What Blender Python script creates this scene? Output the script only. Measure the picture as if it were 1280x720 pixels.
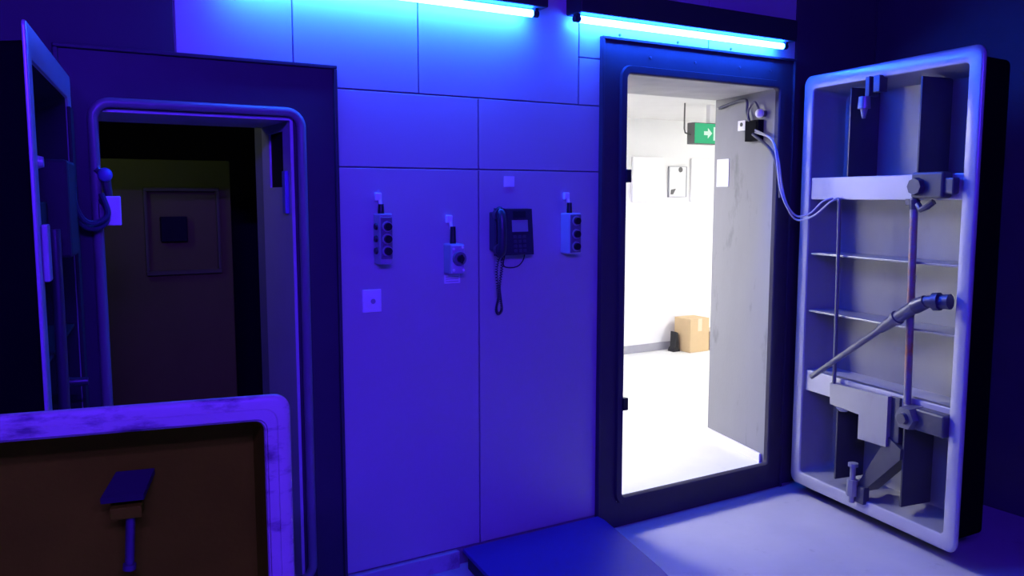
import bpy, bmesh, math, random
from mathutils import Vector, Matrix
random.seed(7)
for o in list(bpy.data.objects):
    bpy.data.objects.remove(o)
scene = bpy.context.scene
COL = scene.collection
PI = math.pi

# ------------------------------------------------------------------ camera
cam = bpy.data.cameras.new('camera')
cam.sensor_width = 36.0
cam.lens = 1050.0 / 1280.0 * 36.0
cam.clip_start = 0.02
camo = bpy.data.objects.new('camera', cam)
COL.objects.link(camo)
camo.location = (0.0, -3.121, 1.5)
camo.rotation_euler = (math.radians(90 - 6.14), 0, math.radians(-31.0))
scene.camera = camo

# ------------------------------------------------------------------ world, light colours, exposure
world = bpy.data.worlds.new('world')
scene.world = world
world.use_nodes = True
world.node_tree.nodes['Background'].inputs[0].default_value = (0.01, 0.005, 0.08, 1)
world.node_tree.nodes['Background'].inputs[1].default_value = 0.0
vs = scene.view_settings
vs.view_transform = 'Standard'
vs.look = 'None'
vs.exposure = 0.0
vs.gamma = 1.0
vs.use_curve_mapping = False
TUBE = ((0.0100, 0.086, 1.0), 195.0)        # the two wall tubes: deep blue with a touch of green
VIOLET = ((0.070, 0.013, 1.0), 690.0)         # violet ceiling tubes at the back of the room
WHITE = ((1.0, 0.99, 0.985), 85.0)           # bright white lights of the room beyond
DIM = ((0.95, 1.0, 0.95), 11.0)              # dim fill lamp added to brighten the vestibule

# ------------------------------------------------------------------ materials
def mat(name, color, rough=0.5, metal=0.0, var=0.10, scale=6.0, bump=0.0, bscale=60.0, spec=0.5,
        stain=None, stain_amt=0.0, stain_scale=4.0, stain_pos=0.55, stretch=(1, 1, 1)):
    m = bpy.data.materials.new(name)
    m.use_nodes = True
    nt = m.node_tree
    b = nt.nodes['Principled BSDF']
    b.inputs['Roughness'].default_value = rough
    b.inputs['Metallic'].default_value = metal
    b.inputs['Specular IOR Level'].default_value = spec
    tc = nt.nodes.new('ShaderNodeTexCoord')
    mp = nt.nodes.new('ShaderNodeMapping')
    mp.inputs['Scale'].default_value = stretch
    nt.links.new(tc.outputs['Object'], mp.inputs['Vector'])
    n = nt.nodes.new('ShaderNodeTexNoise')
    n.inputs['Scale'].default_value = scale
    n.inputs['Detail'].default_value = 5
    nt.links.new(mp.outputs[0], n.inputs['Vector'])
    mix = nt.nodes.new('ShaderNodeMix')
    mix.data_type = 'RGBA'
    c = color
    mix.inputs[6].default_value = (c[0] * (1 - var), c[1] * (1 - var), c[2] * (1 - var), 1)
    mix.inputs[7].default_value = (min(1, c[0] * (1 + var)), min(1, c[1] * (1 + var)), min(1, c[2] * (1 + var)), 1)
    nt.links.new(n.outputs['Fac'], mix.inputs[0])
    out = mix.outputs[2]
    if stain:
        n2 = nt.nodes.new('ShaderNodeTexNoise')
        n2.inputs['Scale'].default_value = stain_scale
        n2.inputs['Detail'].default_value = 8
        n2.inputs['Roughness'].default_value = 0.65
        nt.links.new(mp.outputs[0], n2.inputs['Vector'])
        rp = nt.nodes.new('ShaderNodeValToRGB')
        rp.color_ramp.elements[0].position = stain_pos
        rp.color_ramp.elements[0].color = (0, 0, 0, 1)
        rp.color_ramp.elements[1].position = min(1, stain_pos + 0.14)
        rp.color_ramp.elements[1].color = (stain_amt, stain_amt, stain_amt, 1)
        nt.links.new(n2.outputs['Fac'], rp.inputs[0])
        mx = nt.nodes.new('ShaderNodeMix')
        mx.data_type = 'RGBA'
        mx.inputs[7].default_value = (*stain, 1)
        nt.links.new(rp.outputs[0], mx.inputs[0])
        nt.links.new(out, mx.inputs[6])
        out = mx.outputs[2]
    nt.links.new(out, b.inputs['Base Color'])
    if bump > 0:
        n3 = nt.nodes.new('ShaderNodeTexNoise')
        n3.inputs['Scale'].default_value = bscale
        n3.inputs['Detail'].default_value = 4
        nt.links.new(mp.outputs[0], n3.inputs['Vector'])
        bp = nt.nodes.new('ShaderNodeBump')
        bp.inputs['Strength'].default_value = bump
        bp.inputs['Distance'].default_value = 0.01
        nt.links.new(n3.outputs['Fac'], bp.inputs['Height'])
        nt.links.new(bp.outputs[0], b.inputs['Normal'])
    return m

def emit(name, spec):
    m = bpy.data.materials.new(name)
    m.use_nodes = True
    nt = m.node_tree
    nt.nodes.remove(nt.nodes['Principled BSDF'])
    e = nt.nodes.new('ShaderNodeEmission')
    e.inputs[0].default_value = (*spec[0], 1)
    e.inputs[1].default_value = spec[1]
    nt.links.new(e.outputs[0], nt.nodes['Material Output'].inputs[0])
    return m

M = {}
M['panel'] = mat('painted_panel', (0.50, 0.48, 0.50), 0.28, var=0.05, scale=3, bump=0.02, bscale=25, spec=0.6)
M['panel_dark'] = mat('shaded_panel', (0.075, 0.065, 0.08), 0.8, var=0.08, scale=3, spec=0.05)  # darker copy of the panel tone where little light falls; shade in the colour
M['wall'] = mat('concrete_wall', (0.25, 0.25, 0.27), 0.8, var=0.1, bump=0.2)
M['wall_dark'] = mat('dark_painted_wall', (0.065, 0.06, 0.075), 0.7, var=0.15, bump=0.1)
M['floor'] = mat('sealed_concrete_floor', (0.46, 0.45, 0.47), 0.45, var=0.12, scale=5, bump=0.08, bscale=40,
                 stain=(0.2, 0.19, 0.2), stain_amt=0.5, stain_scale=9, stain_pos=0.62)
M['frame'] = mat('dark_frame_paint', (0.052, 0.047, 0.062), 0.5, var=0.12, scale=8, bump=0.03, spec=0.2)
M['frame_rim'] = mat('door_seal_rim', (0.20, 0.19, 0.21), 0.35, var=0.15, scale=10)
M['collar'] = mat('collar_steel', (0.55, 0.53, 0.58), 0.45, var=0.1, scale=6)
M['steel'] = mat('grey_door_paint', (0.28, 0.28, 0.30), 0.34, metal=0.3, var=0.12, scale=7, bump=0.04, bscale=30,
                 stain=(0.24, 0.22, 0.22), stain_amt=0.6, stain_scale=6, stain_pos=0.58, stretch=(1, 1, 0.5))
M['steel_lt'] = mat('pale_door_paint', (0.44, 0.44, 0.47), 0.32, metal=0.2, var=0.08, scale=9)
M['rib'] = mat('shaded_rib', (0.06, 0.06, 0.07), 0.45, metal=0.2, var=0.15, scale=8)  # shade of the rib faces put into the colour; upper lug reuses it
M['steel_dk'] = mat('dark_fitting_steel', (0.10, 0.10, 0.12), 0.4, metal=0.5, var=0.2, scale=12)
M['rod'] = mat('locking_rod_steel', (0.15, 0.15, 0.17), 0.35, metal=0.4, var=0.2, scale=12)
M['rusty'] = mat('rusty_rod_steel', (0.24, 0.23, 0.26), 0.45, metal=0.3, var=0.2, scale=12,
                 stain=(0.42, 0.16, 0.05), stain_amt=1.0, stain_scale=3.2, stain_pos=0.48)
M['panel_black'] = mat('shade_black', (0.004, 0.004, 0.005), 0.95, var=0.1, spec=0.0)  # lack of light on left panels and door shells, put into near-black
M['pan_dark'] = mat('shaded_door_pan', (0.035, 0.035, 0.04), 0.7, var=0.2, spec=0.1)  # left leaf's inside darkened to hold the shade of the pan
M['hatch_rim'] = mat('worn_hatch_rim', (0.50, 0.56, 0.38), 0.5, var=0.12, scale=9, bump=0.1, bscale=50,
                     stain=(0.12, 0.10, 0.12), stain_amt=0.9, stain_scale=20, stain_pos=0.52, stretch=(0.35, 1, 1))
M['hatch_pan'] = mat('rust_brown_pan', (0.13, 0.26, 0.003), 0.7, var=0.35, scale=5, bump=0.1,
                     stain=(0.18, 0.34, 0.004), stain_amt=0.8, stain_scale=4, stain_pos=0.55, spec=0.03)
M['black'] = mat('black_plastic', (0.012, 0.012, 0.016), 0.4, var=0.2, scale=20)
M['black_matt'] = mat('matt_black_box', (0.008, 0.008, 0.01), 0.9, var=0.1, spec=0.05)
M['black_soft'] = mat('black_rubber', (0.02, 0.02, 0.024), 0.7, var=0.2, scale=20)
M['phone'] = mat('dark_phone_plastic', (0.035, 0.035, 0.05), 0.35, var=0.1, scale=20)
M['phone_key'] = mat('phone_key_plastic', (0.07, 0.07, 0.09), 0.4, var=0.1)
M['phone_face'] = mat('phone_label_card', (0.30, 0.29, 0.33), 0.5, var=0.05)
M['box_grey'] = mat('grey_box_plastic', (0.36, 0.36, 0.40), 0.35, var=0.06, scale=12)
M['box_blue'] = mat('pale_box_plastic', (0.50, 0.50, 0.56), 0.35, var=0.05, scale=12)
M['box_face'] = mat('dark_box_face', (0.17, 0.17, 0.20), 0.4, var=0.06, scale=12)
M['white'] = mat('white_plastic', (0.93, 0.92, 0.93), 0.35, var=0.03)
M['offwhite'] = mat('white_plate', (0.92, 0.91, 0.92), 0.4, var=0.04)
M['paper'] = mat('paper', (0.86, 0.86, 0.86), 0.8, var=0.03)
M['deck'] = mat('blue_ramp_paint', (0.055, 0.03, 0.26), 0.5, var=0.08, scale=4, bump=0.05, bscale=20)
M['deck_side'] = mat('ramp_edge_rubber', (0.03, 0.03, 0.05), 0.7)
M['plinth'] = mat('plinth_paint', (0.45, 0.45, 0.48), 0.5, var=0.1,
                  stain=(0.15, 0.15, 0.17), stain_amt=0.7, stain_scale=7, stain_pos=0.55)
M['white_wall'] = mat('white_room_wall', (0.86, 0.86, 0.85), 0.7, var=0.02, bump=0.03)
M['white_floor'] = mat('white_room_floor', (0.78, 0.78, 0.77), 0.5, var=0.05,
                       stain=(0.45, 0.44, 0.42), stain_amt=0.4, stain_scale=5, stain_pos=0.62)
M['white_ceiling'] = mat('white_room_ceiling', (0.70, 0.69, 0.68), 0.8, var=0.05)
M['reveal'] = mat('scuffed_reveal_plaster', (0.25, 0.25, 0.265), 0.7, var=0.08, scale=4, bump=0.1,
                  stain=(0.10, 0.10, 0.105), stain_amt=0.75, stain_scale=3.0, stain_pos=0.60, stretch=(1, 2.2, 0.7))
M['lintel'] = mat('grimy_lintel', (0.42, 0.41, 0.40), 0.8, var=0.25, scale=6)
M['card'] = mat('cardboard', (0.62, 0.45, 0.25), 0.8, var=0.06, scale=10)
M['card_pale'] = mat('pale_cardboard', (0.80, 0.72, 0.58), 0.8, var=0.05, scale=10)
M['tape'] = mat('parcel_tape', (0.72, 0.60, 0.42), 0.3, var=0.03)
M['sign_body'] = mat('sign_body_grey', (0.10, 0.10, 0.10), 0.5)
M['sign_green'] = emit('exit_sign_green', ((0.06, 0.45, 0.22), 1.2))
M['sign_white'] = emit('exit_sign_white', ((0.75, 1.0, 0.85), 1.0))
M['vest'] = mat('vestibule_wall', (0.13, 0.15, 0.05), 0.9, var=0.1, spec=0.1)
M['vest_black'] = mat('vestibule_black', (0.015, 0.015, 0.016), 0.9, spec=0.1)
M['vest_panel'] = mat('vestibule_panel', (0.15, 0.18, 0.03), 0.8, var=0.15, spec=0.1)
M['cable'] = mat('pale_cable_sheath', (0.42, 0.42, 0.46), 0.45)
M['cable_dark'] = mat('dark_cable_sheath', (0.05, 0.05, 0.10), 0.4)
M['blue_knob'] = mat('blue_knob', (0.18, 0.20, 0.55), 0.3)
M['brass'] = mat('zinc_screw', (0.45, 0.44, 0.42), 0.4, metal=0.6)
M['tube'] = emit('blue_tube_glow', TUBE)
M['tube_violet'] = emit('violet_tube_glow', VIOLET)
M['lamp_white'] = emit('white_lamp_glow', WHITE)
M['lamp_white_soft'] = emit('soft_white_lamp_glow', (WHITE[0], 46.0))
M['lamp_dim'] = emit('dim_lamp_glow', DIM)
M['fixture'] = mat('dark_fixture_housing', (0.02, 0.02, 0.025), 0.6)

# ------------------------------------------------------------------ mesh helpers
def nb():
    return bmesh.new()

def box(bm, x0, x1, y0, y1, z0, z1, bev=0.0, seg=2):
    r = bmesh.ops.create_cube(bm, size=1.0)
    vsx = r['verts']
    for v in vsx:
        v.co = Vector(((x0 + x1) / 2 + v.co.x * (x1 - x0), (y0 + y1) / 2 + v.co.y * (y1 - y0), (z0 + z1) / 2 + v.co.z * (z1 - z0)))
    if bev > 0:
        es = list({e for v in vsx for e in v.link_edges})
        bmesh.ops.bevel(bm, geom=es, offset=bev, segments=seg, affect='EDGES', profile=0.5)
    return bm

def prism(bm, pts, axis, lo, hi):
    """Extrude a 2D polygon: axis 'z' pts=(x,y); 'y' pts=(x,z); 'x' pts=(y,z)."""
    def P(a, b, c):
        return {'z': (a, b, c), 'y': (a, c, b), 'x': (c, a, b)}[axis]
    a = [bm.verts.new(P(p[0], p[1], lo)) for p in pts]
    b = [bm.verts.new(P(p[0], p[1], hi)) for p in pts]
    n = len(pts)
    bm.faces.new(a)
    bm.faces.new(list(reversed(b)))
    for i in range(n):
        bm.faces.new((a[i], b[i], b[(i + 1) % n], a[(i + 1) % n]))
    return bm

def cyl(bm, p0, p1, r0, r1=None, n=16, cap=True):
    r1 = r0 if r1 is None else r1
    p0, p1 = Vector(p0), Vector(p1)
    d = (p1 - p0).normalized()
    q = d.to_track_quat('Z', 'Y')
    A, B = [], []
    for i in range(n):
        t = 2 * PI * i / n
        e = q @ Vector((math.cos(t), math.sin(t), 0))
        A.append(bm.verts.new(p0 + e * r0))
        B.append(bm.verts.new(p1 + e * r1))
    for i in range(n):
        bm.faces.new((A[i], A[(i + 1) % n], B[(i + 1) % n], B[i]))
    if cap:
        bm.faces.new(list(reversed(A)))
        bm.faces.new(B)
    return bm

def smooth_path(pts, k=8, closed=False):
    pts = [Vector(p) for p in pts]
    out = []
    n = len(pts)
    rng = range(n) if closed else range(n - 1)
    for i in rng:
        if closed:
            p0, p1, p2, p3 = pts[i - 1], pts[i], pts[(i + 1) % n], pts[(i + 2) % n]
        else:
            p0, p1, p2, p3 = pts[max(i - 1, 0)], pts[i], pts[i + 1], pts[min(i + 2, n - 1)]
        for j in range(k):
            t = j / k
            out.append(0.5 * ((2 * p1) + (p2 - p0) * t + (2 * p0 - 5 * p1 + 4 * p2 - p3) * t * t + (3 * p1 - p0 - 3 * p2 + p3) * t ** 3))
    if not closed:
        out.append(pts[-1])
    return out

def tube(bm, path, r, n=10, closed=False):
    path = [Vector(p) for p in path]
    rings = []
    m = len(path)
    up = None
    for i, p in enumerate(path):
        if closed:
            d = (path[(i + 1) % m] - path[i - 1]).normalized()
        else:
            d = (path[min(i + 1, m - 1)] - path[max(i - 1, 0)]).normalized()
        if up is None:
            up = d.orthogonal().normalized()
        up = (up - d * up.dot(d)).normalized()
        s = d.cross(up)
        rings.append([bm.verts.new(p + (up * math.cos(2 * PI * j / n) + s * math.sin(2 * PI * j / n)) * r) for j in range(n)])
    for i in range(m if closed else m - 1):
        a, b = rings[i], rings[(i + 1) % m]
        for j in range(n):
            bm.faces.new((a[j], a[(j + 1) % n], b[(j + 1) % n], b[j]))
    if not closed:
        bm.faces.new(list(reversed(rings[0])))
        bm.faces.new(rings[-1])
    return bm

def rrect(u0, u1, v0, v1, r, seg=6):
    """Rounded rectangle outline, counter-clockwise."""
    r = max(r, 0.0005)
    pts = []
    for cx, cy, a0 in ((u1 - r, v0 + r, -PI / 2), (u1 - r, v1 - r, 0), (u0 + r, v1 - r, PI / 2), (u0 + r, v0 + r, PI)):
        for k in range(seg + 1):
            a = a0 + (PI / 2) * k / seg
            pts.append((cx + r * math.cos(a), cy + r * math.sin(a)))
    return pts

def loops(bm, lps, s=1, cap_first=False, cap_last=False):
    """lps: list of (outline pts, w); local x = u, local z = v, local y = s*w."""
    rows = [[bm.verts.new((p[0], s * w, p[1])) for p in pts] for pts, w in lps]
    n = len(rows[0])
    for a, b in zip(rows, rows[1:]):
        for j in range(n):
            bm.faces.new((a[j], a[(j + 1) % n], b[(j + 1) % n], b[j]))
    if cap_first:
        bm.faces.new(rows[0])
    if cap_last:
        bm.faces.new(rows[-1])
    return bm

# ------------------------------------------------------------------ object helpers
def thing(name, label, cat, loc, rotz=0.0, group=None):
    o = bpy.data.objects.new(name, None)
    COL.objects.link(o)
    o.empty_display_size = 0.05
    o.location = loc
    o.rotation_euler = (0, 0, rotz)
    o['label'] = label
    o['category'] = cat
    if group:
        o['group'] = group
    return o

def obj(name, bm, material, parent=None, local=False, smooth=False, label=None):
    """Link one mesh. World-space vertices unless local=True; origin at the base or at the parent's base."""
    bmesh.ops.recalc_face_normals(bm, faces=bm.faces[:])
    me = bpy.data.meshes.new(name)
    if not local:
        if parent is not None:
            root = parent
            off = Vector(root.location)
            while root.parent is not None:
                root = root.parent
                off = off + Vector(root.location)
        else:
            xs = [v.co.x for v in bm.verts]
            ys = [v.co.y for v in bm.verts]
            zs = [v.co.z for v in bm.verts]
            off = Vector(((min(xs) + max(xs)) / 2, (min(ys) + max(ys)) / 2, min(zs)))
        for v in bm.verts:
            v.co -= off
    bm.to_mesh(me)
    bm.free()
    if smooth:
        for p in me.polygons:
            p.use_smooth = True
    me.materials.append(M[material])
    o = bpy.data.objects.new(name, me)
    COL.objects.link(o)
    if parent is not None:
        o.parent = parent
    if not local and parent is None:
        o.location = off
    if smooth and hasattr(me, 'set_sharp_from_angle'):
        me.set_sharp_from_angle(angle=math.radians(40))
    if label:
        o['label'] = label
    return o

def struct(name, bm, material, label=None):
    o = obj(name, bm, material)
    o['kind'] = 'structure'
    if label:
        o['label'] = label
        o['category'] = name.split('_')[0]
    return o

def tag(o, label, cat, group=None):
    o['label'] = label
    o['category'] = cat
    if group:
        o['group'] = group
    return o

# ================================================================== STRUCTURE
FZ = -0.09                      # floor level of the blue room
CEIL = 2.75
struct('floor', box(nb(), -1.8, 4.48, -5.2, 0.02, FZ - 0.1, FZ), 'floor', 'sealed grey concrete floor of the blue-lit room')
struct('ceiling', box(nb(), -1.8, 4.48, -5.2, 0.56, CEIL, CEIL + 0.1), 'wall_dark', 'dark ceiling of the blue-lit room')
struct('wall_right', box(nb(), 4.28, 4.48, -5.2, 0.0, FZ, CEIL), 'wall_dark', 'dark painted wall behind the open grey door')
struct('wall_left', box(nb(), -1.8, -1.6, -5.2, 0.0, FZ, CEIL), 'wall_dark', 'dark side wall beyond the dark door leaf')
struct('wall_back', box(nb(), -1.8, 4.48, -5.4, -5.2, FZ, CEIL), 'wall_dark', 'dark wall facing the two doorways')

# front wall: concrete behind the sheet panels, with two door openings
bm = nb()
T = 0.013
box(bm, -1.8, 0.262, T, 0.40, FZ, CEIL)
box(bm, 0.262, 0.93, T, 0.40, 1.795, CEIL)
box(bm, 0.262, 0.93, T, 0.40, FZ, 0.0)
prism(bm, [(0.93, T), (2.48, T), (2.40, 0.56), (0.93, 0.56)], 'z', FZ, CEIL)
prism(bm, [(3.505, T), (4.48, T), (4.48, 0.56), (3.632, 0.56)], 'z', FZ, CEIL)
box(bm, 2.40, 3.64, T, 0.56, 2.085, CEIL)
box(bm, 2.40, 3.64, T, 0.56, FZ, 0.03)
wf = struct('wall_front', bm, 'wall', 'sheet-panelled wall holding both steel doorways')

def panel(x0, x1, z0, z1, m='panel'):
    g = 0.003
    obj('panel', box(nb(), x0 + g, x1 - g, 0.0, T - 0.0005, z0 + g, z1 - g, 0.0015, 1), m, wf)

panel(1.06, 1.712, -0.012, 1.617)
panel(1.712, 2.40, -0.012, 1.617)
panel(1.06, 1.712, 1.617, 1.912)
panel(1.712, 2.40, 1.617, 1.912)
for x0, x1 in ((0.53, 0.938), (0.938, 1.441), (1.441, 2.222)):
    panel(x0, x1, 1.912, CEIL)
panel(2.222, 3.0, 2.12, CEIL)
panel(3.0, 3.62, 2.12, CEIL)
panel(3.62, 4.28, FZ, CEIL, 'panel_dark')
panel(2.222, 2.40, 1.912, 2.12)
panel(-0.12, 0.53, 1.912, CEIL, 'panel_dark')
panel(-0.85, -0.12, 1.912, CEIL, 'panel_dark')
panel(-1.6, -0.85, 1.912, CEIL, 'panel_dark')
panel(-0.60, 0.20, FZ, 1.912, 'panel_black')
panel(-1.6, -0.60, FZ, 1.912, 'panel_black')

def screw(parent, x, y, z):
    obj('screw', cyl(nb(), (x, y, z), (x, y - 0.004, z), 0.007, 0.006, 10), 'steel_dk', parent)
for x in (2.45, 2.80, 3.15):
    screw(wf, x, 0.0, 2.238)

# plinth below the panels
struct('baseboard_front', box(nb(), 1.10, 1.60, -0.022, T, FZ, -0.016, 0.003), 'plinth', 'scuffed grey plinth strip under the wall panels')

# reveal lining boards of the bright doorway
bm = nb()
prism(bm, [(3.48, 0.0), (3.505, 0.0), (3.632, 0.56), (3.607, 0.56)], 'z', 0.03, 2.085)
obj('reveal_lining', bm, 'reveal', wf, label='scuffed grey plaster reveal beside the bright doorway')
obj('lintel_lining', box(nb(), 2.40, 3.60, 0.0, 0.56, 2.066, 2.0845), 'lintel', wf)
obj('threshold', box(nb(), 2.42, 3.60, 0.0, 0.56, 0.0305, 0.055), 'white_floor', wf)
bm = nb()
prism(bm, [(3.466, 0.02), (3.479, 0.02), (3.606, 0.56), (3.593, 0.56)], 'z', 0.056, 0.105)
obj('skirting', bm, 'white', wf)

# ---- the bright room beyond
RX0, RX1, RY0, RY1, RZ0, RZ1 = 1.35, 7.4, 0.56, 3.0, 0.04, 2.225
struct('floor_corridor', box(nb(), RX0, RX1, RY0, RY1, -0.06, RZ0), 'white_floor', 'pale floor of the bright white room')
struct('ceiling_corridor', box(nb(), RX0, RX1, RY0, RY1, RZ1, RZ1 + 0.1), 'white_ceiling', 'white ceiling of the bright room')
wc = struct('wall_corridor', box(nb(), RX0 - 0.1, RX1 + 0.1, RY1, RY1 + 0.1, -0.06, RZ1 + 0.1), 'white_wall', 'far white wall of the bright room')
struct('wall_corridor_left', box(nb(), RX0 - 0.1, RX0, RY0, RY1, -0.06, RZ1 + 0.1), 'white_wall')
struct('wall_corridor_right', box(nb(), RX1, RX1 + 0.1, RY0, RY1, -0.06, RZ1 + 0.1), 'white_wall')
struct('wall_corridor_near', box(nb(), 4.48, RX1, RY0 - 0.1, RY0, -0.06, RZ1 + 0.1), 'white_wall')
struct('baseboard_corridor', box(nb(), RX0, RX1, RY1 - 0.015, RY1, RZ0, RZ0 + 0.075, 0.003), 'box_grey', 'grey skirting along the far white wall')

# ---- dark vestibule behind the left doorway
VX0, VX1, VY0, VY1, VZ1 = 0.05, 1.30, 0.40, 1.75, 2.2
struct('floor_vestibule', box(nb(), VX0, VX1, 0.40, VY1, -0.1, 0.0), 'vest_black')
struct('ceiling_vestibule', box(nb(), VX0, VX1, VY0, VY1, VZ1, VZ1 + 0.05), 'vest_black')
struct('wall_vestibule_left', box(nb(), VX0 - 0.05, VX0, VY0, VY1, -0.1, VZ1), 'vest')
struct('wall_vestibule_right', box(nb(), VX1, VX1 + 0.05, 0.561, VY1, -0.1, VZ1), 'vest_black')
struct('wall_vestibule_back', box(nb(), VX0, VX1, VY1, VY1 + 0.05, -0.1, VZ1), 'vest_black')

# ================================================================== DOOR FRAMES
def ring_outline(x0, x1, z0, z1, r):
    return rrect(x0, x1, z0, z1, r, 8)

# left frame (trim_1)
t1 = struct('trim_1', box(nb(), 0.975, 1.082, -0.012, 0.0005, FZ, 1.978), 'frame', 'dark painted steel frame of the dark doorway')
obj('jamb', box(nb(), 0.172, 0.262, -0.012, 0.0005, FZ, 1.978), 'frame', t1)
obj('head', box(nb(), 0.262, 0.975, -0.012, 0.0005, 1.82, 1.978), 'frame', t1)
for tri in ([(0.262, 1.82), (0.262, 1.775), (0.307, 1.82)], [(0.975, 1.82), (0.975, 1.772), (0.912, 1.82)]):
    obj('corner_gusset', prism(nb(), tri, 'y', -0.012, 0.0005), 'frame', t1)
obj('sill', box(nb(), 0.262, 0.975, -0.012, 0.0005, FZ, 0.0), 'frame', t1)
bm = nb()
box(bm, 0.156, 1.096, -0.026, 0.0, 1.979, 1.992, 0.003)
box(bm, 1.083, 1.096, -0.026, 0.0, FZ, 1.979, 0.003)
box(bm, 0.156, 0.171, -0.026, 0.0, FZ, 1.979, 0.003)
obj('lip', bm, 'frame', t1)
bm = nb()
tube(bm, [(p[0], -0.02, p[1]) for p in rrect(0.262, 0.955, 0.02, 1.812, 0.055, 8)], 0.017, 12, True)
obj('seal_rim', bm, 'frame_rim', t1, smooth=True)
# collar: steel lining of the opening with the dark latch slot cut through on the right
bm = nb()
box(bm, 0.93, 0.975, 0.0005, T, 0.0, 1.82)
box(bm, 0.22, 0.262, 0.0005, T, 0.0, 1.82)
obj('stop', bm, 'frame', t1)
bm = nb()
box(bm, 0.918, 0.9295, 0.0, 0.10, 0.0, 1.783)
box(bm, 0.918, 0.9295, 0.29, 0.40, 0.0, 1.783)
box(bm, 0.918, 0.9295, 0.10, 0.29, 0.0, 1.54)
box(bm, 0.918, 0.9295, 0.10, 0.29, 1.75, 1.783)
obj('collar_side', bm, 'collar', t1)
obj('collar_top', box(nb(), 0.262, 0.9295, 0.0, 0.40, 1.783, 1.7945), 'collar', t1)
obj('latch_slot', box(nb(), 0.926, 0.9297, 0.10, 0.29, 1.54, 1.75), 'vest_black', t1)
bm = nb()
box(bm, 0.902, 0.9175, 0.03, 0.07, 1.44, 1.60, 0.004)
obj('strike_plate', bm, 'blue_knob', t1)

# right frame (trim_2)
t2 = struct('trim_2', box(nb(), 2.348, 2.455, -0.015, -0.0005, FZ, 2.208), 'frame', 'dark painted steel frame of the bright doorway')
obj('jamb', box(nb(), 3.505, 3.588, -0.015, -0.0005, FZ, 2.208), 'frame', t2)
obj('head', box(nb(), 2.455, 3.505, -0.015, -0.0005, 2.085, 2.208), 'frame', t2)
obj('sill', box(nb(), 2.455, 3.505, -0.015, -0.0005, FZ, 0.030), 'frame', t2)
bm = nb()
box(bm, 2.335, 3.602, -0.028, -0.0005, 2.209, 2.222, 0.003)
box(bm, 2.335, 2.347, -0.028, -0.0005, FZ, 2.209, 0.003)
box(bm, 3.589, 3.602, -0.028, -0.0005, FZ, 2.209, 0.003)
obj('lip', bm, 'frame', t2)
bm = nb()
lp = [(rrect(2.440, 3.52, 0.022, 2.105, 0.06), 0.015), (rrect(2.444, 3.516, 0.026, 2.101, 0.057), 0.030),
      (rrect(2.474, 3.486, 0.056, 2.071, 0.025), 0.030), (rrect(2.480, 3.480, 0.060, 2.065, 0.02), 0.024), (rrect(2.480, 3.480, 0.060, 2.065, 0.02), 0.0)]
loops(bm, lp, -1)
obj('seal_rim', bm, 'frame', t2, smooth=True)
for z in (1.60, 0.52):
    bm = nb()
    box(bm, 2.470, 2.500, -0.040, -0.01, z - 0.03, z + 0.03, 0.004)
    obj('latch_catch', bm, 'black', t2)
for x in (2.62, 2.9, 3.2, 3.42):
    screw(t2, x, -0.015, 2.15)

# ================================================================== DOOR LEAVES
def frame_matrix(root, origin, dvec):
    root.location = origin
    root.rotation_euler = (0, 0, math.atan2(dvec[1], dvec[0]))

def leaf_shell(root, W, H, s, rim, depth, rim_mat, pan_mat, r=0.045, slope=0.028, groove=False, ft=0.022, rd_=0.012):
    bm = nb()
    o = lambda i, rr: rrect(i, W - i, i, H - i, rr)
    loops(bm, [(o(rim, 0.02), -ft), (o(rd_ * 0.25, r), -ft), (o(0.0, r), -ft * 0.75), (o(0.0, r), -ft * 0.4), (o(rd_ * 0.33, r), -ft * 0.14), (o(rd_, r - rd_ / 2), 0.0),
               (o(rim - 0.010, 0.026), 0.0), (o(rim - 0.003, 0.022), -0.003), (o(rim, 0.02), min(-0.010, -ft * 0.45))], s)
    if groove:
        g = rim * 0.48
        loops(bm, [(o(g, 0.03), 0.0005), (o(g + 0.002, 0.029), 0.0045), (o(rim - 0.008, 0.024), 0.0045), (o(rim - 0.006, 0.022), 0.0005)], s)
    a = obj('rim', bm, rim_mat, root, local=True, smooth=True)
    bm = nb()
    loops(bm, [(o(0.035, 0.03), -ft - 0.0005), (o(0.045, 0.03), -depth - 0.01), (o(0.06, 0.02), -depth - 0.02)], s, cap_last=True)
    obj('outer_shell', bm, 'panel_black', root, local=True)
    bm = nb()
    loops(bm, [(o(rim, 0.02), -0.010), (o(rim + slope * 0.8, 0.03), -depth + 0.02), (o(rim + slope, 0.032), -depth + 0.006), (o(rim + slope + 0.016, 0.03), -depth)], s, cap_last=True)
    b = obj('pan', bm, pan_mat, root, local=True, smooth=True)
    return a, b

def LB(s):
    """box in leaf coordinates u, v, w"""
    def f(bm, u0, u1, v0, v1, w0, w1, bev=0.0):
        y0, y1 = sorted((s * w0, s * w1))
        return box(bm, u0, u1, y0, y1, v0, v1, bev)
    return f

def LP(s):
    return lambda u, v, w: (u, s * w, v)

# ---- right leaf, wide open, its ribbed inner face lit from the bright room
rd = thing('blast_door', 'pale grey ribbed steel blast door standing open beside the bright doorway', 'door', (0, 0, 0))
frame_matrix(rd, (3.583, -0.095, -0.03), (-0.163, -0.987))
W, H, s, D = 1.05, 2.15, -1, 0.20
leaf_shell(rd, W, H, s, 0.068, D, 'steel_lt', 'steel')
B, L = LB(s), LP(s)
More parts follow.
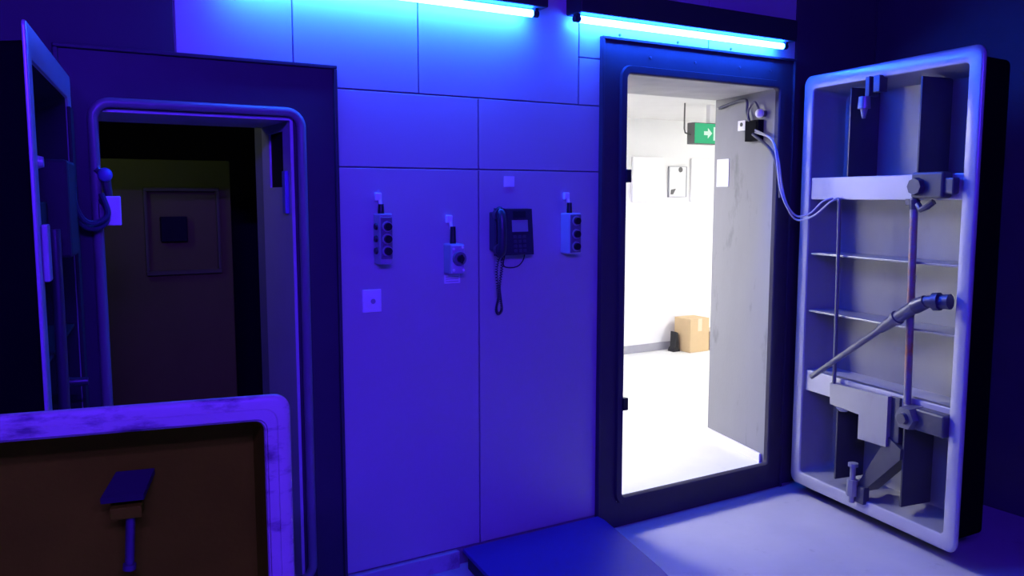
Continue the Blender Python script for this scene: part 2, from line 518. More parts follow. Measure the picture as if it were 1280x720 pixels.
# upper and lower stiffening channels
bm = nb(); B(bm, 0.070, 0.982, 1.52, 1.632, -0.050, -0.012, 0.004); B(bm, 0.075, 0.975, 1.618, 1.632, -D, -0.03); B(bm, 0.075, 0.975, 1.52, 1.533, -D, -0.03)
obj('upper_channel', bm, 'steel_lt', rd, local=True)
bm = nb(); B(bm, 0.070, 0.982, 0.515, 0.625, -0.060, -0.022, 0.004); B(bm, 0.075, 0.975, 0.611, 0.625, -D, -0.04); B(bm, 0.075, 0.975, 0.515, 0.529, -D, -0.04)
obj('lower_channel', bm, 'steel_lt', rd, local=True)
# flat cross ribs of the middle bay
for v in (1.240, 0.940):
    bm = nb(); B(bm, 0.078, 0.975, v - 0.005, v + 0.005, -D + 0.002, -0.018, 0.002)
    obj('cross_rib', bm, 'steel', rd, local=True)
# upright ribs of the top and bottom bays
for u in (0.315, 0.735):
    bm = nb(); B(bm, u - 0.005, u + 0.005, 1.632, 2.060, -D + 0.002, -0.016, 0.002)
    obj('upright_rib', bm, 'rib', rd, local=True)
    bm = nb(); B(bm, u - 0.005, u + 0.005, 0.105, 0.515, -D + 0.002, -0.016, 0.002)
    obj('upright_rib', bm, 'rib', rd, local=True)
# locking rods
bm = nb(); tube(bm, smooth_path([L(0.262, 1.522, -0.005), L(0.285, 1.520, 0.004), L(0.292, 1.49, 0.005), L(0.296, 1.30, 0.004), L(0.303, 0.90, 0.004), L(0.306, 0.60, 0.004)], 6), 0.0095, 10)
obj('locking_rod', bm, 'rod', rd, local=True, smooth=True)
bm = nb(); cyl(bm, L(0.742, 1.53, 0.0), L(0.760, 0.60, 0.0), 0.0165, None, 14)
obj('locking_rod', bm, 'rusty', rd, local=True, smooth=True, label='rust-streaked locking rod')
# upper lock lug
bm = nb()
B(bm, 0.70, 0.735, 1.495, 1.525, -0.012, 0.010, 0.003)
cyl(bm, L(0.745, 1.52, 0.002), L(0.745, 1.478, 0.002), 0.024, 0.020, 14)
tube(bm, [L(0.765, 1.50, 0.004), L(0.79, 1.478, 0.010), L(0.82, 1.490, 0.010), L(0.85, 1.512, 0.004)], 0.014, 8)
obj('rod_clamp', bm, 'steel_dk', rd, local=True)
bm = nb()
B(bm, 0.762, 0.93, 1.528, 1.640, -0.012, 0.048, 0.010)
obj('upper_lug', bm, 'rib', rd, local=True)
bm = nb(); cyl(bm, L(0.80, 1.578, 0.047), L(0.80, 1.578, 0.072), 0.040, 0.036, 8); B(bm, 0.845, 0.975, 1.545, 1.615, 0.0, 0.038, 0.008)
obj('lug_bolt', bm, 'steel_dk', rd, local=True)
# lock box on the lower channel: stepped plate with depth
bm = nb()
pts = [(0.285, 0.600), (0.660, 0.612), (0.660, 0.372), (0.485, 0.365), (0.485, 0.485), (0.290, 0.492)]
y0, y1 = s * -0.06, s * 0.012
prism(bm, pts, 'y', min(y0, y1), max(y0, y1))
obj('lock_box', bm, 'steel', rd, local=True)
bm = nb(); B(bm, 0.660, 0.71, 0.40, 0.612, -0.06, -0.01, 0.003)
obj('lock_box_end', bm, 'steel_dk', rd, local=True)
bm = nb(); cyl(bm, L(0.36, 0.487, -0.01), L(0.36, 0.470, -0.01), 0.035, 0.020, 14)
obj('grease_cup', bm, 'steel_lt', rd, local=True)
# lower lock lug with hexagonal boss
bm = nb()
cyl(bm, L(0.80, 0.548, -0.02), L(0.80, 0.548, 0.060), 0.062, 0.052, 6)
obj('lower_lug', bm, 'rod', rd, local=True)
bm = nb(); B(bm, 0.83, 0.985, 0.50, 0.60, -0.03, 0.030, 0.010); cyl(bm, L(0.80, 0.548, 0.058), L(0.80, 0.548, 0.078), 0.028, 0.024, 12)
obj('lug_bolt', bm, 'steel_dk', rd, local=True)
# diagonal hand lever
bm = nb(); cyl(bm, L(0.200, 0.618, 0.055), L(0.70, 0.972, 0.055), 0.0135, 0.016, 12)
lev = obj('hand_lever', bm, 'rod', rd, local=True, smooth=True)
bm = nb(); cyl(bm, L(0.64, 0.93, 0.055), L(0.70, 0.972, 0.055), 0.022, 0.026, 12); cyl(bm, L(0.70, 0.972, 0.055), L(0.83, 1.060, 0.052), 0.026, 0.030, 12)
cyl(bm, L(0.72, 0.985, 0.055), L(0.735, 0.996, 0.055), 0.034, 0.034, 12)
obj('sleeve', bm, 'rod', lev, local=True, smooth=True)
bm = nb(); cyl(bm, L(0.82, 1.054, 0.050), L(0.875, 1.082, 0.046), 0.034, 0.030, 10); cyl(bm, L(0.87, 1.082, 0.045), L(0.975, 1.092, 0.02), 0.026, 0.034, 10)
cyl(bm, L(0.91, 1.086, 0.04), L(0.935, 1.089, 0.034), 0.040, 0.040, 10)
obj('lever_joint', bm, 'steel_dk', lev, local=True, smooth=True)
# top latch hanging from the rim
bm = nb(); B(bm, 0.452, 0.478, 2.00, 2.092, -0.03, 0.030, 0.004); B(bm, 0.49, 0.53, 2.015, 2.092, -0.03, 0.020, 0.004)
obj('top_latch', bm, 'steel_dk', rd, local=True)
bm = nb(); cyl(bm, L(0.452, 2.00, 0.030), L(0.452, 1.945, 0.030), 0.026, 0.030, 12); cyl(bm, L(0.452, 1.945, 0.03), L(0.452, 1.90, 0.03), 0.018, 0.008, 12)
obj('latch_bolt', bm, 'steel', rd, local=True, smooth=True)
# bottom latch: slanted link plate and bolt
bm = nb()
prism(bm, [(0.655, 0.420), (0.735, 0.380), (0.735, 0.330), (0.52, 0.108), (0.488, 0.140)], 'y', min(s * -0.10, s * 0.0), max(s * -0.10, s * 0.0))
obj('latch_link', bm, 'steel_dk', rd, local=True)
bm = nb(); cyl(bm, L(0.478, 0.045, 0.025), L(0.478, 0.235, 0.025), 0.014, None, 12); cyl(bm, L(0.478, 0.080, 0.025), L(0.478, 0.160, 0.025), 0.028, 0.026, 8); cyl(bm, L(0.478, 0.225, 0.025), L(0.478, 0.242, 0.025), 0.024, 0.024, 10)
bolt = obj('latch_bolt', bm, 'steel', rd, local=True, smooth=True)
bm = nb(); B(bm, 0.488, 0.545, 0.050, 0.135, -0.02, 0.018, 0.004)
obj('latch_bracket', bm, 'steel_dk', rd, local=True)
for v in (0.35, 1.80):
    bm = nb(); cyl(bm, L(-0.012, v - 0.09, -0.09), L(-0.012, v + 0.09, -0.09), 0.022, None, 12); B(bm, -0.01, 0.02, v - 0.07, v + 0.07, -0.10, -0.075, 0.002)
    obj('hinge', bm, 'steel_dk', rd, local=True)

# ---- left leaf, seen almost edge-on
ld = thing('blast_door', 'blue-edged steel blast door swung open beside the dark doorway', 'door', (0, 0, 0))
W, H, s, D = 0.94, 1.90, 1, 0.12
frame_matrix(ld, (0.198, -0.078, -0.02), (-0.148, -0.989))
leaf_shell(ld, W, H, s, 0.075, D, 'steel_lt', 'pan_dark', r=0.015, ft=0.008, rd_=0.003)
B, L = LB(s), LP(s)
for v in (1.42, 0.50):
    bm = nb(); B(bm, 0.076, 0.864, v, v + 0.09, -0.06, -0.022, 0.004)
    obj('channel', bm, 'pan_dark', ld, local=True)
for v in (1.12, 0.82):
    bm = nb(); B(bm, 0.08, 0.86, v - 0.005, v + 0.005, -D + 0.002, -0.018, 0.002)
    obj('cross_rib', bm, 'pan_dark', ld, local=True)
bm = nb(); cyl(bm, L(0.62, 1.44, -0.002), L(0.62, 0.55, -0.002), 0.014, None, 12)
obj('locking_rod', bm, 'steel_dk', ld, local=True, smooth=True)
bm = nb(); B(bm, 0.845, 0.895, 1.33, 1.46, 0.0, 0.014, 0.004)
obj('lock_plate', bm, 'steel_lt', ld, local=True)
bm = nb(); cyl(bm, L(0.86, 1.60, -0.004), L(0.86, 1.60, 0.010), 0.016, 0.012, 10)
obj('lug_bolt', bm, 'steel_lt', ld, local=True, smooth=True)
bm = nb(); B(bm, 0.35, 0.55, 1.36, 1.62, -0.10, 0.03, 0.01)
obj('lock_box', bm, 'black_soft', ld, local=True)
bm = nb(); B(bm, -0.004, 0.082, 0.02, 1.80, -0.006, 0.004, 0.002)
obj('hinge_shade_strip', bm, 'black_soft', ld, local=True)  # added dark strip standing in for shade on the hinge-side rim
bm = nb(); cyl(bm, L(0.30, 0.98, -0.05), L(0.30, 0.98, 0.03), 0.016, 0.012, 10)
obj('lug_bolt', bm, 'steel_dk', ld, local=True, smooth=True)
for v in (0.3, 1.6):
    bm = nb(); cyl(bm, L(-0.012, v - 0.08, -0.06), L(-0.012, v + 0.08, -0.06), 0.020, None, 12); B(bm, -0.01, 0.02, v - 0.06, v + 0.06, -0.07, -0.05, 0.002)
    obj('hinge', bm, 'steel_dk', ld, local=True)

# ---- hatch standing upright in front of the dark doorway
ha = thing('escape_hatch', 'steel escape hatch with scratched pale rim and rusty brown pan, standing upright', 'hatch', (0, 0, 0))
dx, dy = -0.979, 0.202
frame_matrix(ha, (0.478 + 0.979 * 0.047, -1.273 - 0.202 * 0.047, -0.07), (dx, dy))
W, H, s, D = 1.02, 1.132, 1, 0.13
leaf_shell(ha, W, H, s, 0.058, D, 'hatch_rim', 'hatch_pan', r=0.035, slope=0.02, groove=True)
B, L = LB(s), LP(s)
bm = nb()
pa = [L(0.295, 0.955, -0.125), L(0.375, 0.955, -0.125), L(0.402, 0.918, -0.06), L(0.315, 0.918, -0.06)]
va = [bm.verts.new(Vector(p)) for p in pa]
vb = [bm.verts.new(Vector(p) - Vector((0, 0.004, 0.014))) for p in pa]
bm.faces.new(va); bm.faces.new(list(reversed(vb)))
for i in range(4):
    bm.faces.new((va[i], va[(i + 1) % 4], vb[(i + 1) % 4], vb[i]))
obj('latch_bracket', bm, 'black_soft', ha, local=True)
bm = nb(); B(bm, 0.32, 0.385, 0.865, 0.892, -0.125, -0.06, 0.003)
obj('latch_block', bm, 'hatch_pan', ha, local=True)
bm = nb(); cyl(bm, L(0.345, 0.868, -0.08), L(0.352, 0.755, -0.08), 0.010, None, 12); cyl(bm, L(0.352, 0.755, -0.08), L(0.353, 0.742, -0.08), 0.014, None, 12)
obj('latch_pin', bm, 'steel_dk', ha, local=True, smooth=True)
bm = nb(); B(bm, 0.08, 0.94, 0.30, 0.38, -0.10, -0.06, 0.004)
obj('channel', bm, 'hatch_pan', ha, local=True)
for u in (0.2, 0.8):
    bm = nb(); cyl(bm, L(u - 0.06, 0.002, -0.075), L(u + 0.06, 0.002, -0.075), 0.0215, None, 12)
    obj('hinge', bm, 'steel_dk', ha, local=True, smooth=True)

# ================================================================== LIGHT FIXTURES
def wall_tube(x0, x1, z, label):
    t = thing('tube_light', label, 'light', ((x0 + x1) / 2, 0.0, z), group='blue tube lights above the doorways')
    bm = nb(); box(bm, x0 - 0.01, x1 + 0.03, -0.115, 0.0, z + 0.020, z + 0.125, 0.006)
    obj('housing', bm, 'fixture', t)
    bm = nb(); cyl(bm, (x0 + 0.02, -0.062, z), (x1 - 0.02, -0.062, z), 0.015, None, 16)
    obj('tube', bm, 'tube', t, smooth=True, label='glowing blue-white fluorescent tube')
    for x in (x0 + 0.005, x1 - 0.005):
        bm = nb(); cyl(bm, (x - 0.014, -0.062, z), (x + 0.014, -0.062, z), 0.0145, None, 14); box(bm, x - 0.008, x + 0.008, -0.077, -0.047, z + 0.005, z + 0.024)
        obj('lamp_holder', bm, 'fixture', t)
    return t
wall_tube(0.68, 1.955, 2.266, 'glowing blue tube light mounted above the control boxes')
wall_tube(2.16, 3.47, 2.269, 'glowing blue tube light mounted over the bright doorway')

def ceiling_tube(x, y, label):
    t = thing('ceiling_tube_light', label, 'light', (x, y, CEIL), group='violet ceiling tube lights')
    bm = nb(); box(bm, x - 0.62, x + 0.62, y - 0.05, y + 0.05, CEIL - 0.06, CEIL - 0.0005, 0.005)
    obj('housing', bm, 'fixture', t)
    bm = nb(); cyl(bm, (x - 0.6, y, CEIL - 0.085), (x + 0.6, y, CEIL - 0.085), 0.018, None, 14)
    obj('tube', bm, 'tube_violet', t, smooth=True)
    for dx_ in (-0.605, 0.605):
        bm = nb(); box(bm, x + dx_ - 0.01, x + dx_ + 0.01, y - 0.02, y + 0.02, CEIL - 0.105, CEIL - 0.058, 0.003)
        obj('lamp_holder', bm, 'fixture', t)
ceiling_tube(-0.55, -3.6, 'violet ceiling tube light at the back of the room')
ceiling_tube(0.3, -4.3, 'violet ceiling tube light beside the dark side wall')

def room_lamp(x, y, label, glow='lamp_white'):
    t = thing('ceiling_light', label, 'light', (x, y, RZ1), group='white panel lights of the bright room')
    bm = nb(); box(bm, x - 0.32, x + 0.32, y - 0.32, y + 0.32, RZ1 - 0.03, RZ1 - 0.0005, 0.004)
    obj('tray', bm, 'white', t)
    bm = nb(); box(bm, x - 0.29, x + 0.29, y - 0.29, y + 0.29, RZ1 - 0.036, RZ1 - 0.0305)
    obj('diffuser', bm, glow, t)
room_lamp(2.35, 1.55, 'white ceiling panel light near the doorway')
room_lamp(6.5, 1.3, 'white ceiling panel light near the cardboard box', 'lamp_white_soft')

vl = thing('vestibule_fill_lamp', 'dim added fill lamp in the dark vestibule', 'light', (VX0 + 0.02, 0.62, 1.9))  # added lamp, out of sight, lights the inner door
bm = nb(); box(bm, VX0, VX0 + 0.03, 0.54, 0.70, 1.84, 1.96, 0.006)
obj('base', bm, 'box_grey', vl)
bm = nb(); box(bm, VX0 + 0.03, VX0 + 0.07, 0.56, 0.68, 1.86, 1.94, 0.012)
obj('globe', bm, 'lamp_dim', vl)

# ================================================================== WALL FITTINGS
def gland(t, x, z0, z1, m='black', y=-0.03):
    obj('cable_gland', cyl(nb(), (x, y, z0), (x, y, z1), 0.013, 0.011, 12), m, t, smooth=True)

def clip(t, x, z):
    bm = nb(); box(bm, x - 0.015, x + 0.012, -0.018, 0.0, z - 0.016, z + 0.016, 0.004)
    cyl(bm, (x + 0.004, -0.012, z - 0.012), (x + 0.006, -0.020, z - 0.05), 0.008, 0.006, 10)
    obj('cable_clip', bm, 'white', t)

def button(t, x, y, z, r=0.017, m='black'):
    b = obj('button', cyl(nb(), (x, y, z), (x, y - 0.018, z), r, r * 0.9, 16), m, t, smooth=True)
    obj('collar', cyl(nb(), (x, y + 0.0005, z), (x, y - 0.006, z), r * 1.3, r * 1.25, 16), 'box_grey', b, smooth=True)

# three-button station near the dark doorway
t = thing('push_button_station', 'grey three-button station mounted above the square socket plate', 'switch', (1.265, 0, 1.24))
bm = nb(); box(bm, 1.238, 1.292, -0.068, 0.0, 1.24, 1.438, 0.005); obj('enclosure', bm, 'box_grey', t)
bm = nb(); box(bm, 1.241, 1.289, -0.073, -0.066, 1.262, 1.425, 0.003); obj('cover', bm, 'box_face', t)
for z in (1.388, 1.340, 1.293):
    button(t, 1.266, -0.073, z, 0.0165)
    obj('side_plug', cyl(nb(), (1.2385, -0.035, z), (1.230, -0.035, z), 0.014, 0.012, 12), 'black', t)
gland(t, 1.260, 1.438, 1.475); clip(t, 1.258, 1.503)

# rotary switch in the middle
t = thing('rotary_switch', 'pale square rotary switch with round dial between buttons and telephone', 'switch', (1.577, 0, 1.185))
bm = nb(); box(bm, 1.543, 1.611, -0.062, 0.0, 1.187, 1.312, 0.006); obj('enclosure', bm, 'box_grey', t)
bm = nb(); box(bm, 1.547, 1.607, -0.070, -0.060, 1.19, 1.308, 0.004); obj('cover', bm, 'box_blue', t)
bm = nb(); cyl(bm, (1.580, -0.070, 1.252), (1.580, -0.084, 1.252), 0.030, 0.028, 20); dial = obj('dial', bm, 'box_face', t, smooth=True)
bm = nb(); cyl(bm, (1.580, -0.084, 1.252), (1.580, -0.094, 1.252), 0.016, 0.014, 14); box(bm, 1.577, 1.583, -0.104, -0.090, 1.234, 1.270, 0.002)
obj('knob', bm, 'black', dial)
for dx_, dz_ in ((-0.020, 0.04), (0.020, 0.045), (0.024, -0.048), (-0.020, -0.048)):
    obj('screw', cyl(nb(), (1.577 + dx_, -0.070, 1.252 + dz_), (1.577 + dx_, -0.073, 1.252 + dz_), 0.006, 0.005, 10), 'white', t)
gland(t, 1.574, 1.312, 1.382); clip(t, 1.568, 1.412)
bm = nb(); box(bm, 1.546, 1.620, -0.004, -0.0002, 1.144, 1.181, 0.001)
plate = tag(obj('label_plate', bm, 'offwhite'), 'small white label plate under the rotary switch', 'label')
for z in (1.153, 1.163, 1.172):
    obj('print_line', box(nb(), 1.553, 1.612, -0.0046, -0.0041, z - 0.0012, z + 0.0012), 'box_grey', plate)

# double button station near the bright doorway
t = thing('push_button_station', 'pale enclosure with a dark button face beside the bright doorway', 'switch', (2.157, 0, 1.25))
bm = nb(); box(bm, 2.127, 2.190, -0.072, 0.0, 1.252, 1.432, 0.005); obj('enclosure', bm, 'box_blue', t)
bm = nb(); box(bm, 2.131, 2.188, -0.077, -0.070, 1.258, 1.426, 0.003); obj('cover', bm, 'box_face', t)
for z in (1.398, 1.340, 1.285):
    button(t, 2.160, -0.077, z, 0.017)
gland(t, 2.156, 1.432, 1.478); clip(t, 2.154, 1.507)

# telephone
t = thing('wall_telephone', 'dark wall telephone with handset and hanging curly cord', 'telephone', (1.855, 0, 1.25))
bm = nb(); prism(bm, [(0.0, 1.252), (-0.060, 1.256), (-0.042, 1.452), (0.0, 1.455)], 'x', 1.785, 1.950); obj('body', bm, 'phone', t)
def fy(z):
    return -0.060 + (z - 1.256) / (1.452 - 1.256) * 0.018
def tilted(x0, x1, z0, z1, th, eps=0.0):
    b_ = nb()
    prism(b_, [(fy(z0) - eps, z0), (fy(z1) - eps, z1), (fy(z1) - th - eps, z1), (fy(z0) - th - eps, z0)], 'x', x0, x1)
    return b_
obj('screen', tilted(1.852, 1.915, 1.415, 1.442, 0.004), 'black', t)
obj('memo_card', tilted(1.846, 1.925, 1.355, 1.405, 0.002), 'phone_face', t)
for r_ in range(4):
    for c_ in range(3):
        x, z = 1.858 + c_ * 0.023, 1.334 - r_ * 0.020
        obj('key', tilted(x - 0.007, x + 0.007, z - 0.006, z + 0.006, 0.005), 'phone_key', t)
bm = nb()
tube(bm, smooth_path([(1.775, -0.064, 1.262), (1.773, -0.088, 1.285), (1.773, -0.092, 1.36), (1.773, -0.084, 1.425), (1.775, -0.060, 1.448)], 6), 0.019, 12)
cyl(bm, (1.775, -0.085, 1.282), (1.780, -0.048, 1.280), 0.029, 0.025, 16); cyl(bm, (1.775, -0.082, 1.428), (1.780, -0.040, 1.430), 0.029, 0.025, 16)
obj('handset', bm, 'phone', t, smooth=True)
bm = nb(); box(bm, 1.760, 1.800, -0.055, 0.0, 1.275, 1.440, 0.006); obj('cradle', bm, 'phone', t)
pts = [(1.771, -0.070, 1.262), (1.772, -0.045, 1.20), (1.785, -0.030, 1.12), (1.792, -0.024, 1.07), (1.783, -0.022, 1.025), (1.795, -0.020, 1.003), (1.810, -0.022, 1.02), (1.803, -0.024, 1.07), (1.797, -0.026, 1.12), (1.808, -0.026, 1.19), (1.811, -0.028, 1.256)]
path = smooth_path(pts, 40)
coil = []
up = Vector((0, 1, 0))
for i, p in enumerate(path):
    d_ = (path[min(i + 1, len(path) - 1)] - path[max(i - 1, 0)]).normalized()
    e1 = (up - d_ * up.dot(d_)).normalized(); e2 = d_.cross(e1)
    a = i * 1.05
    coil.append(p + e1 * math.cos(a) * 0.0052 + e2 * math.sin(a) * 0.0052)
obj('coiled_cord', tube(nb(), coil, 0.0022, 5), 'phone', t, smooth=True)
bm = nb(); tube(bm, smooth_path([(1.832, -0.012, 1.253), (1.828, -0.008, 1.21), (1.86, -0.006, 1.198), (1.90, -0.006, 1.203), (1.925, -0.008, 1.225), (1.932, -0.012, 1.253)], 6), 0.0028, 6)
obj('line_cable', bm, 'phone', t, smooth=True)

# socket plate, sticker
t = thing('socket_plate', 'square white wall socket plate below the three-button station', 'socket', (1.2245, 0, 1.048))
bm = nb(); box(bm, 1.185, 1.264, -0.010, 0.0, 1.048, 1.139, 0.003); obj('plate', bm, 'white', t)
bm = nb(); cyl(bm, (1.228, -0.010, 1.092), (1.228, -0.012, 1.092), 0.010, None, 14); obj('outlet', bm, 'box_grey', t)
tag(obj('sticker', box(nb(), 1.834, 1.886, -0.0025, -0.0002, 1.546, 1.591), 'offwhite'), 'small pale square sticker above the telephone', 'sticker')

# junction box, conduit and knob on the left jamb
t = thing('junction_box', 'small pale junction box on the edge of the dark doorway', 'box', (0.29, 0.0, 1.40))
bm = nb(); box(bm, 0.281, 0.331, -0.050, -0.008, 1.408, 1.505, 0.004); obj('enclosure', bm, 'white', t)
bm = nb(); box(bm, 0.264, 0.283, -0.046, -0.014, 1.43, 1.48, 0.002); obj('bracket', bm, 'steel_dk', t)
t = thing('stop_knob', 'round blue knob on a dark stem above the junction box', 'knob', (0.285, 0.0, 1.50))
bm = nb(); cyl(bm, (0.298, -0.03, 1.505), (0.290, -0.03, 1.56), 0.012, 0.016, 12); cyl(bm, (0.262, -0.03, 1.595), (0.29, -0.03, 1.567), 0.012, 0.014, 12); obj('stem', bm, 'steel_dk', t)
bm = nb(); bmesh.ops.create_uvsphere(bm, u_segments=16, v_segments=10, radius=0.023, matrix=Matrix.Translation((0.288, -0.045, 1.575))); obj('ball', bm, 'blue_knob', t, smooth=True)
for k, (dz, dy_) in enumerate(((0, 0), (0.018, -0.018))):
    bm = nb()
    tube(bm, smooth_path([(0.272, -0.045 + dy_, 1.495 + dz), (0.287, -0.06 + dy_, 1.46), (0.280, -0.07 + dy_, 1.418 + dz), (0.245, -0.08 + dy_, 1.400 + dz), (0.21, -0.09 + dy_, 1.415 + dz), (0.188, -0.11 + dy_, 1.47 + dz), (0.186, -0.15 + dy_, 1.52 + dz)], 8), 0.009, 8)
    tag(obj('cable', bm, 'cable_dark', smooth=True), ('inner' if k == 0 else 'outer') + ' of two dark cables looping from junction box to dark door leaf', 'cable', 'cables of the dark doorway')

# ---- fittings at the head of the bright doorway
ev = Vector((0.221, 0.975, 0)).normalized()      # along the splayed reveal
nv = Vector((-0.975, 0.221, 0))                   # out of the reveal
def rv(k, z, out=0.0):
    p = Vector((3.48, 0, 0)) + ev * k + nv * out
    return Vector((p.x, p.y, z))
def rbox(bm, k0, k1, z0, z1, o0, o1):
    c = [rv(k0, 0, o0), rv(k1, 0, o0), rv(k1, 0, o1), rv(k0, 0, o1)]
    return prism(bm, [(p.x, p.y) for p in c], 'z', z0, z1)
t = thing('door_contact_box', 'black door contact box high on the doorway reveal', 'box', rv(0.17, 1.80))
bm = nb(); rbox(bm, 0.095, 0.215, 1.805, 1.915, 0.0, 0.035); obj('enclosure', bm, 'black_matt', t)
bm = nb(); rbox(bm, 0.105, 0.205, 1.815, 1.905, 0.035, 0.040); obj('cover', bm, 'black_matt', t)
t = thing('key_switch', 'small white key switch plate beside the black contact box', 'switch', rv(0.28, 1.86))
bm = nb(); rbox(bm, 0.252, 0.322, 1.87, 1.925, 0.0, 0.012); obj('plate', bm, 'offwhite', t)
obj('keyhole', cyl(nb(), rv(0.285, 1.903, 0.012), rv(0.285, 1.903, 0.016), 0.011, None, 12), 'black', t)
tag(obj('notice_card', rbox(nb(), 0.415, 0.540, 1.563, 1.722, 0.0005, 0.004), 'paper'), 'blank white card fixed to the grey reveal', 'card')
t = thing('indicator_lamp', 'white bulb holder above the black contact box', 'lamp', rv(0.07, 1.92))
bm = nb(); bmesh.ops.create_uvsphere(bm, u_segments=14, v_segments=10, radius=0.024, matrix=Matrix.Translation(rv(0.085, 1.945, 0.035))); obj('bulb', bm, 'white', t, smooth=True)
obj('holder', cyl(nb(), rv(0.085, 1.945, 0.0), rv(0.085, 1.945, 0.03), 0.018, 0.014, 12), 'steel_dk', t, smooth=True)
bm = nb(); tube(bm, smooth_path([rv(0.52, 2.015, 0.012), rv(0.40, 2.03, 0.012), rv(0.28, 2.038, 0.014), rv(0.235, 2.025, 0.016), rv(0.225, 1.97, 0.02), rv(0.19, 1.915, 0.028)], 8), 0.008, 8)
tag(obj('conduit', bm, 'cable_dark', smooth=True), 'thin dark conduit running along the top of the reveal', 'conduit')
bm = nb(); tube(bm, smooth_path([rv(0.10, 1.97, 0.03), rv(0.14, 2.01, 0.03), rv(0.19, 1.98, 0.03), rv(0.20, 1.93, 0.03), rv(0.18, 1.91, 0.03)], 8), 0.006, 8)
tag(obj('lamp_cable', bm, 'cable_dark', smooth=True), 'short dark cable between the bulb holder and contact box', 'cable')

# two pale cables drooping from the contact box to the open door leaf
def dl(u, v, w):
    d_ = Vector((-0.163, -0.987, 0)); n_ = Vector((-0.987, 0.163, 0))
    p = Vector((3.583, -0.095, -0.03)) + d_ * u + n_ * w
    return Vector((p.x, p.y, v - 0.03))
for k, (du, dz) in enumerate(((0.0, 0.0), (0.055, -0.012))):
    bm = nb()
    pts = [rv(0.11, 1.86 + dz, 0.042), Vector((3.440, -0.02, 1.80)), Vector((3.432 - 0.012 * k, -0.075, 1.70)), Vector((3.438 - 0.012 * k, -0.10, 1.56 + dz)),
           Vector((3.450, -0.13, 1.46 + dz)), dl(0.055, 1.435 + dz * 1.6, 0.06), dl(0.14 + du * 0.5, 1.452 + dz, 0.05), dl(0.205 + du, 1.51, 0.03), dl(0.235 + du, 1.527, -0.006)]
    tube(bm, smooth_path(pts, 8), 0.0052, 8)
    tag(obj('door_cable', bm, 'cable', smooth=True), ('upper' if k == 0 else 'lower') + ' of two pale cables drooping from contact box to open grey door', 'cable', 'cables drooping to the open grey door')
bm = nb()
tube(bm, smooth_path([rv(0.13, 1.84, 0.042), Vector((3.455, -0.01, 1.74)), Vector((3.455, -0.06, 1.62)), Vector((3.47, -0.065, 1.50))], 8), 0.009, 8)
tag(obj('door_cable', bm, 'cable_dark', smooth=True), 'dark cable hanging straight down beside the doorway frame', 'cable')

# ================================================================== BRIGHT ROOM CONTENTS
t = thing('exit_sign', 'green illuminated exit sign hanging from the bright room ceiling', 'sign', (4.7, 1.83, 1.915))
bm = nb(); box(bm, 4.600, 4.86, 1.80, 1.88, 1.915, 2.080, 0.004); obj('body', bm, 'sign_body', t)
bm = nb(); box(bm, 4.606, 4.854, 1.796, 1.7995, 1.921, 2.074); face = obj('face', bm, 'sign_green', t)
bm = nb()
prism(bm, [(4.70, 1.985), (4.74, 1.985), (4.74, 1.96), (4.785, 2.0), (4.74, 2.04), (4.74, 2.015), (4.70, 2.015)], 'y', 1.7945, 1.7958)
obj('arrow', bm, 'sign_white', face)
bm = nb(); box(bm, 4.80, 4.84, 1.7945, 1.7958, 1.945, 2.05); obj('door_symbol', bm, 'sign_white', face)
bm = nb(); tube(bm, [(4.535, 1.84, RZ1), (4.535, 1.84, 2.03), (4.545, 1.84, 2.0), (4.602, 1.84, 1.985)], 0.006, 8); obj('hanger', bm, 'sign_body', t)
bm = nb(); box(bm, 4.78, 4.86, 1.82, 1.86, 2.08, RZ1); obj('hanger', bm, 'white', t)

t = thing('framed_notice', 'thin framed notice with dark marks on the far white wall', 'notice', (5.51, 2.99, 1.51))
bm = nb(); box(bm, 5.405, 5.617, 2.985, 2.9995, 1.51, 1.79); obj('sheet', bm, 'paper', t)
for a_ in ((5.400, 5.405, 1.505, 1.795), (5.617, 5.622, 1.505, 1.795), (5.400, 5.622, 1.790, 1.795), (5.400, 5.622, 1.505, 1.510)):
    bm = nb(); box(bm, a_[0], a_[1], 2.978, 2.9995, a_[2], a_[3]); obj('frame_bar', bm, 'box_grey', t)
bm = nb(); cyl(bm, (5.545, 2.985, 1.765), (5.545, 2.982, 1.765), 0.026, None, 12); obj('print_mark', bm, 'sign_body', t)
bm = nb(); prism(bm, [(5.425, 1.53), (5.455, 1.53), (5.49, 1.585), (5.43, 1.575)], 'y', 2.982, 2.985); obj('print_mark', bm, 'sign_body', t)
for k, (a, b) in enumerate(((4.96, 5.32), (5.68, 5.98))):
    bm = nb(); box(bm, a, b, 2.975, 2.9995, 1.46, 1.875, 0.004)
    bd = tag(obj('white_board', bm, 'white'), ('wide' if k == 0 else 'narrow') + ' blank white board on the far wall ' + ('before the framed notice' if k == 0 else 'beyond the framed notice'), 'board')

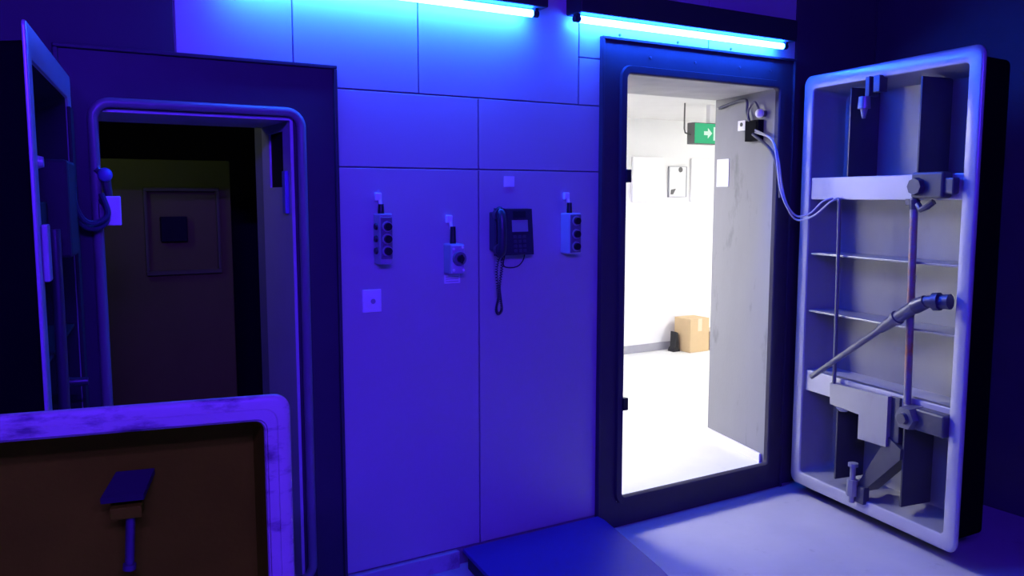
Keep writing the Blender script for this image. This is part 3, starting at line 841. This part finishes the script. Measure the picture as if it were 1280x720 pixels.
def carton(x0, x1, y0, y1, z1, m, label):
    t = thing('cardboard_box', label, 'box', ((x0 + x1) / 2, (y0 + y1) / 2, RZ0))
    bm = nb(); box(bm, x0, x1, y0, y1, RZ0, z1 - 0.004, 0.003); obj('carton', bm, m, t)
    ym = (y0 + y1) / 2
    bm = nb(); box(bm, x0, x1, y0, ym - 0.002, z1 - 0.004, z1); obj('flap', bm, m, t)
    bm = nb(); box(bm, x0, x1, ym + 0.002, y1, z1 - 0.004, z1); obj('flap', bm, m, t)
    bm = nb(); box(bm, (x0 + x1) / 2 - 0.025, (x0 + x1) / 2 + 0.025, y0 - 0.0015, y0, z1 - 0.12, z1); obj('tape', bm, 'tape', t)
carton(5.47, 5.71, 2.72, 2.94, 0.36, 'card', 'brown cardboard box standing against the far white wall')
carton(5.74, 5.99, 2.70, 2.94, 0.22, 'card_pale', 'lower pale cardboard box beside the brown one')
bm = nb(); prism(bm, [(5.37, 0.04), (5.455, 0.04), (5.44, 0.075), (5.425, 0.22), (5.405, 0.23), (5.40, 0.085), (5.38, 0.07)], 'y', 2.84, 2.92)
tag(obj('door_wedge', bm, 'black_soft'), 'small dark doorstop leaning by the brown cardboard box', 'doorstop')

# ================================================================== VESTIBULE CONTENTS
t = thing('inner_door', 'grey inner door with square recessed panel inside the dark doorway', 'door', (0.60, 1.2, 0.0))
bm = nb(); box(bm, 0.28, 0.965, 1.20, 1.25, 0.0, 1.68, 0.006); obj('slab', bm, 'vest_panel', t)
for a_ in ((0.56, 0.905, 1.53, 1.55), (0.56, 0.905, 1.13, 1.15), (0.56, 0.575, 1.15, 1.53), (0.89, 0.905, 1.15, 1.53)):
    bm = nb(); box(bm, a_[0], a_[1], 1.175, 1.20, a_[2], a_[3], 0.003); obj('panel_moulding', bm, 'vest', t)
bm = nb(); box(bm, 0.63, 0.75, 1.165, 1.20, 1.29, 1.41, 0.005); obj('lock_case', bm, 'vest_black', t)

# ================================================================== STEP PLATE IN FRONT OF THE DOORS
t = thing('ramp_plate', 'low blue painted step plate lying before the bright doorway', 'ramp', (1.95, -0.5, FZ))
bm = nb()
prism(bm, [(1.625, -0.05), (1.590, -0.33), (1.50, -0.95), (2.10, -0.95), (2.20, -0.62), (2.265, -0.33), (2.325, -0.085), (2.325, -0.05)], 'z', FZ, -0.022)
obj('base', bm, 'deck_side', t)
bm = nb()
prism(bm, [(1.610, -0.028), (1.575, -0.33), (1.485, -0.97), (2.11, -0.97), (2.213, -0.62), (2.278, -0.33), (2.334, -0.085), (2.334, -0.028)], 'z', -0.022, -0.004)
es = [e for e in bm.edges]
bmesh.ops.bevel(bm, geom=es, offset=0.004, segments=2, affect='EDGES', profile=0.5)
obj('top_plate', bm, 'deck', t)
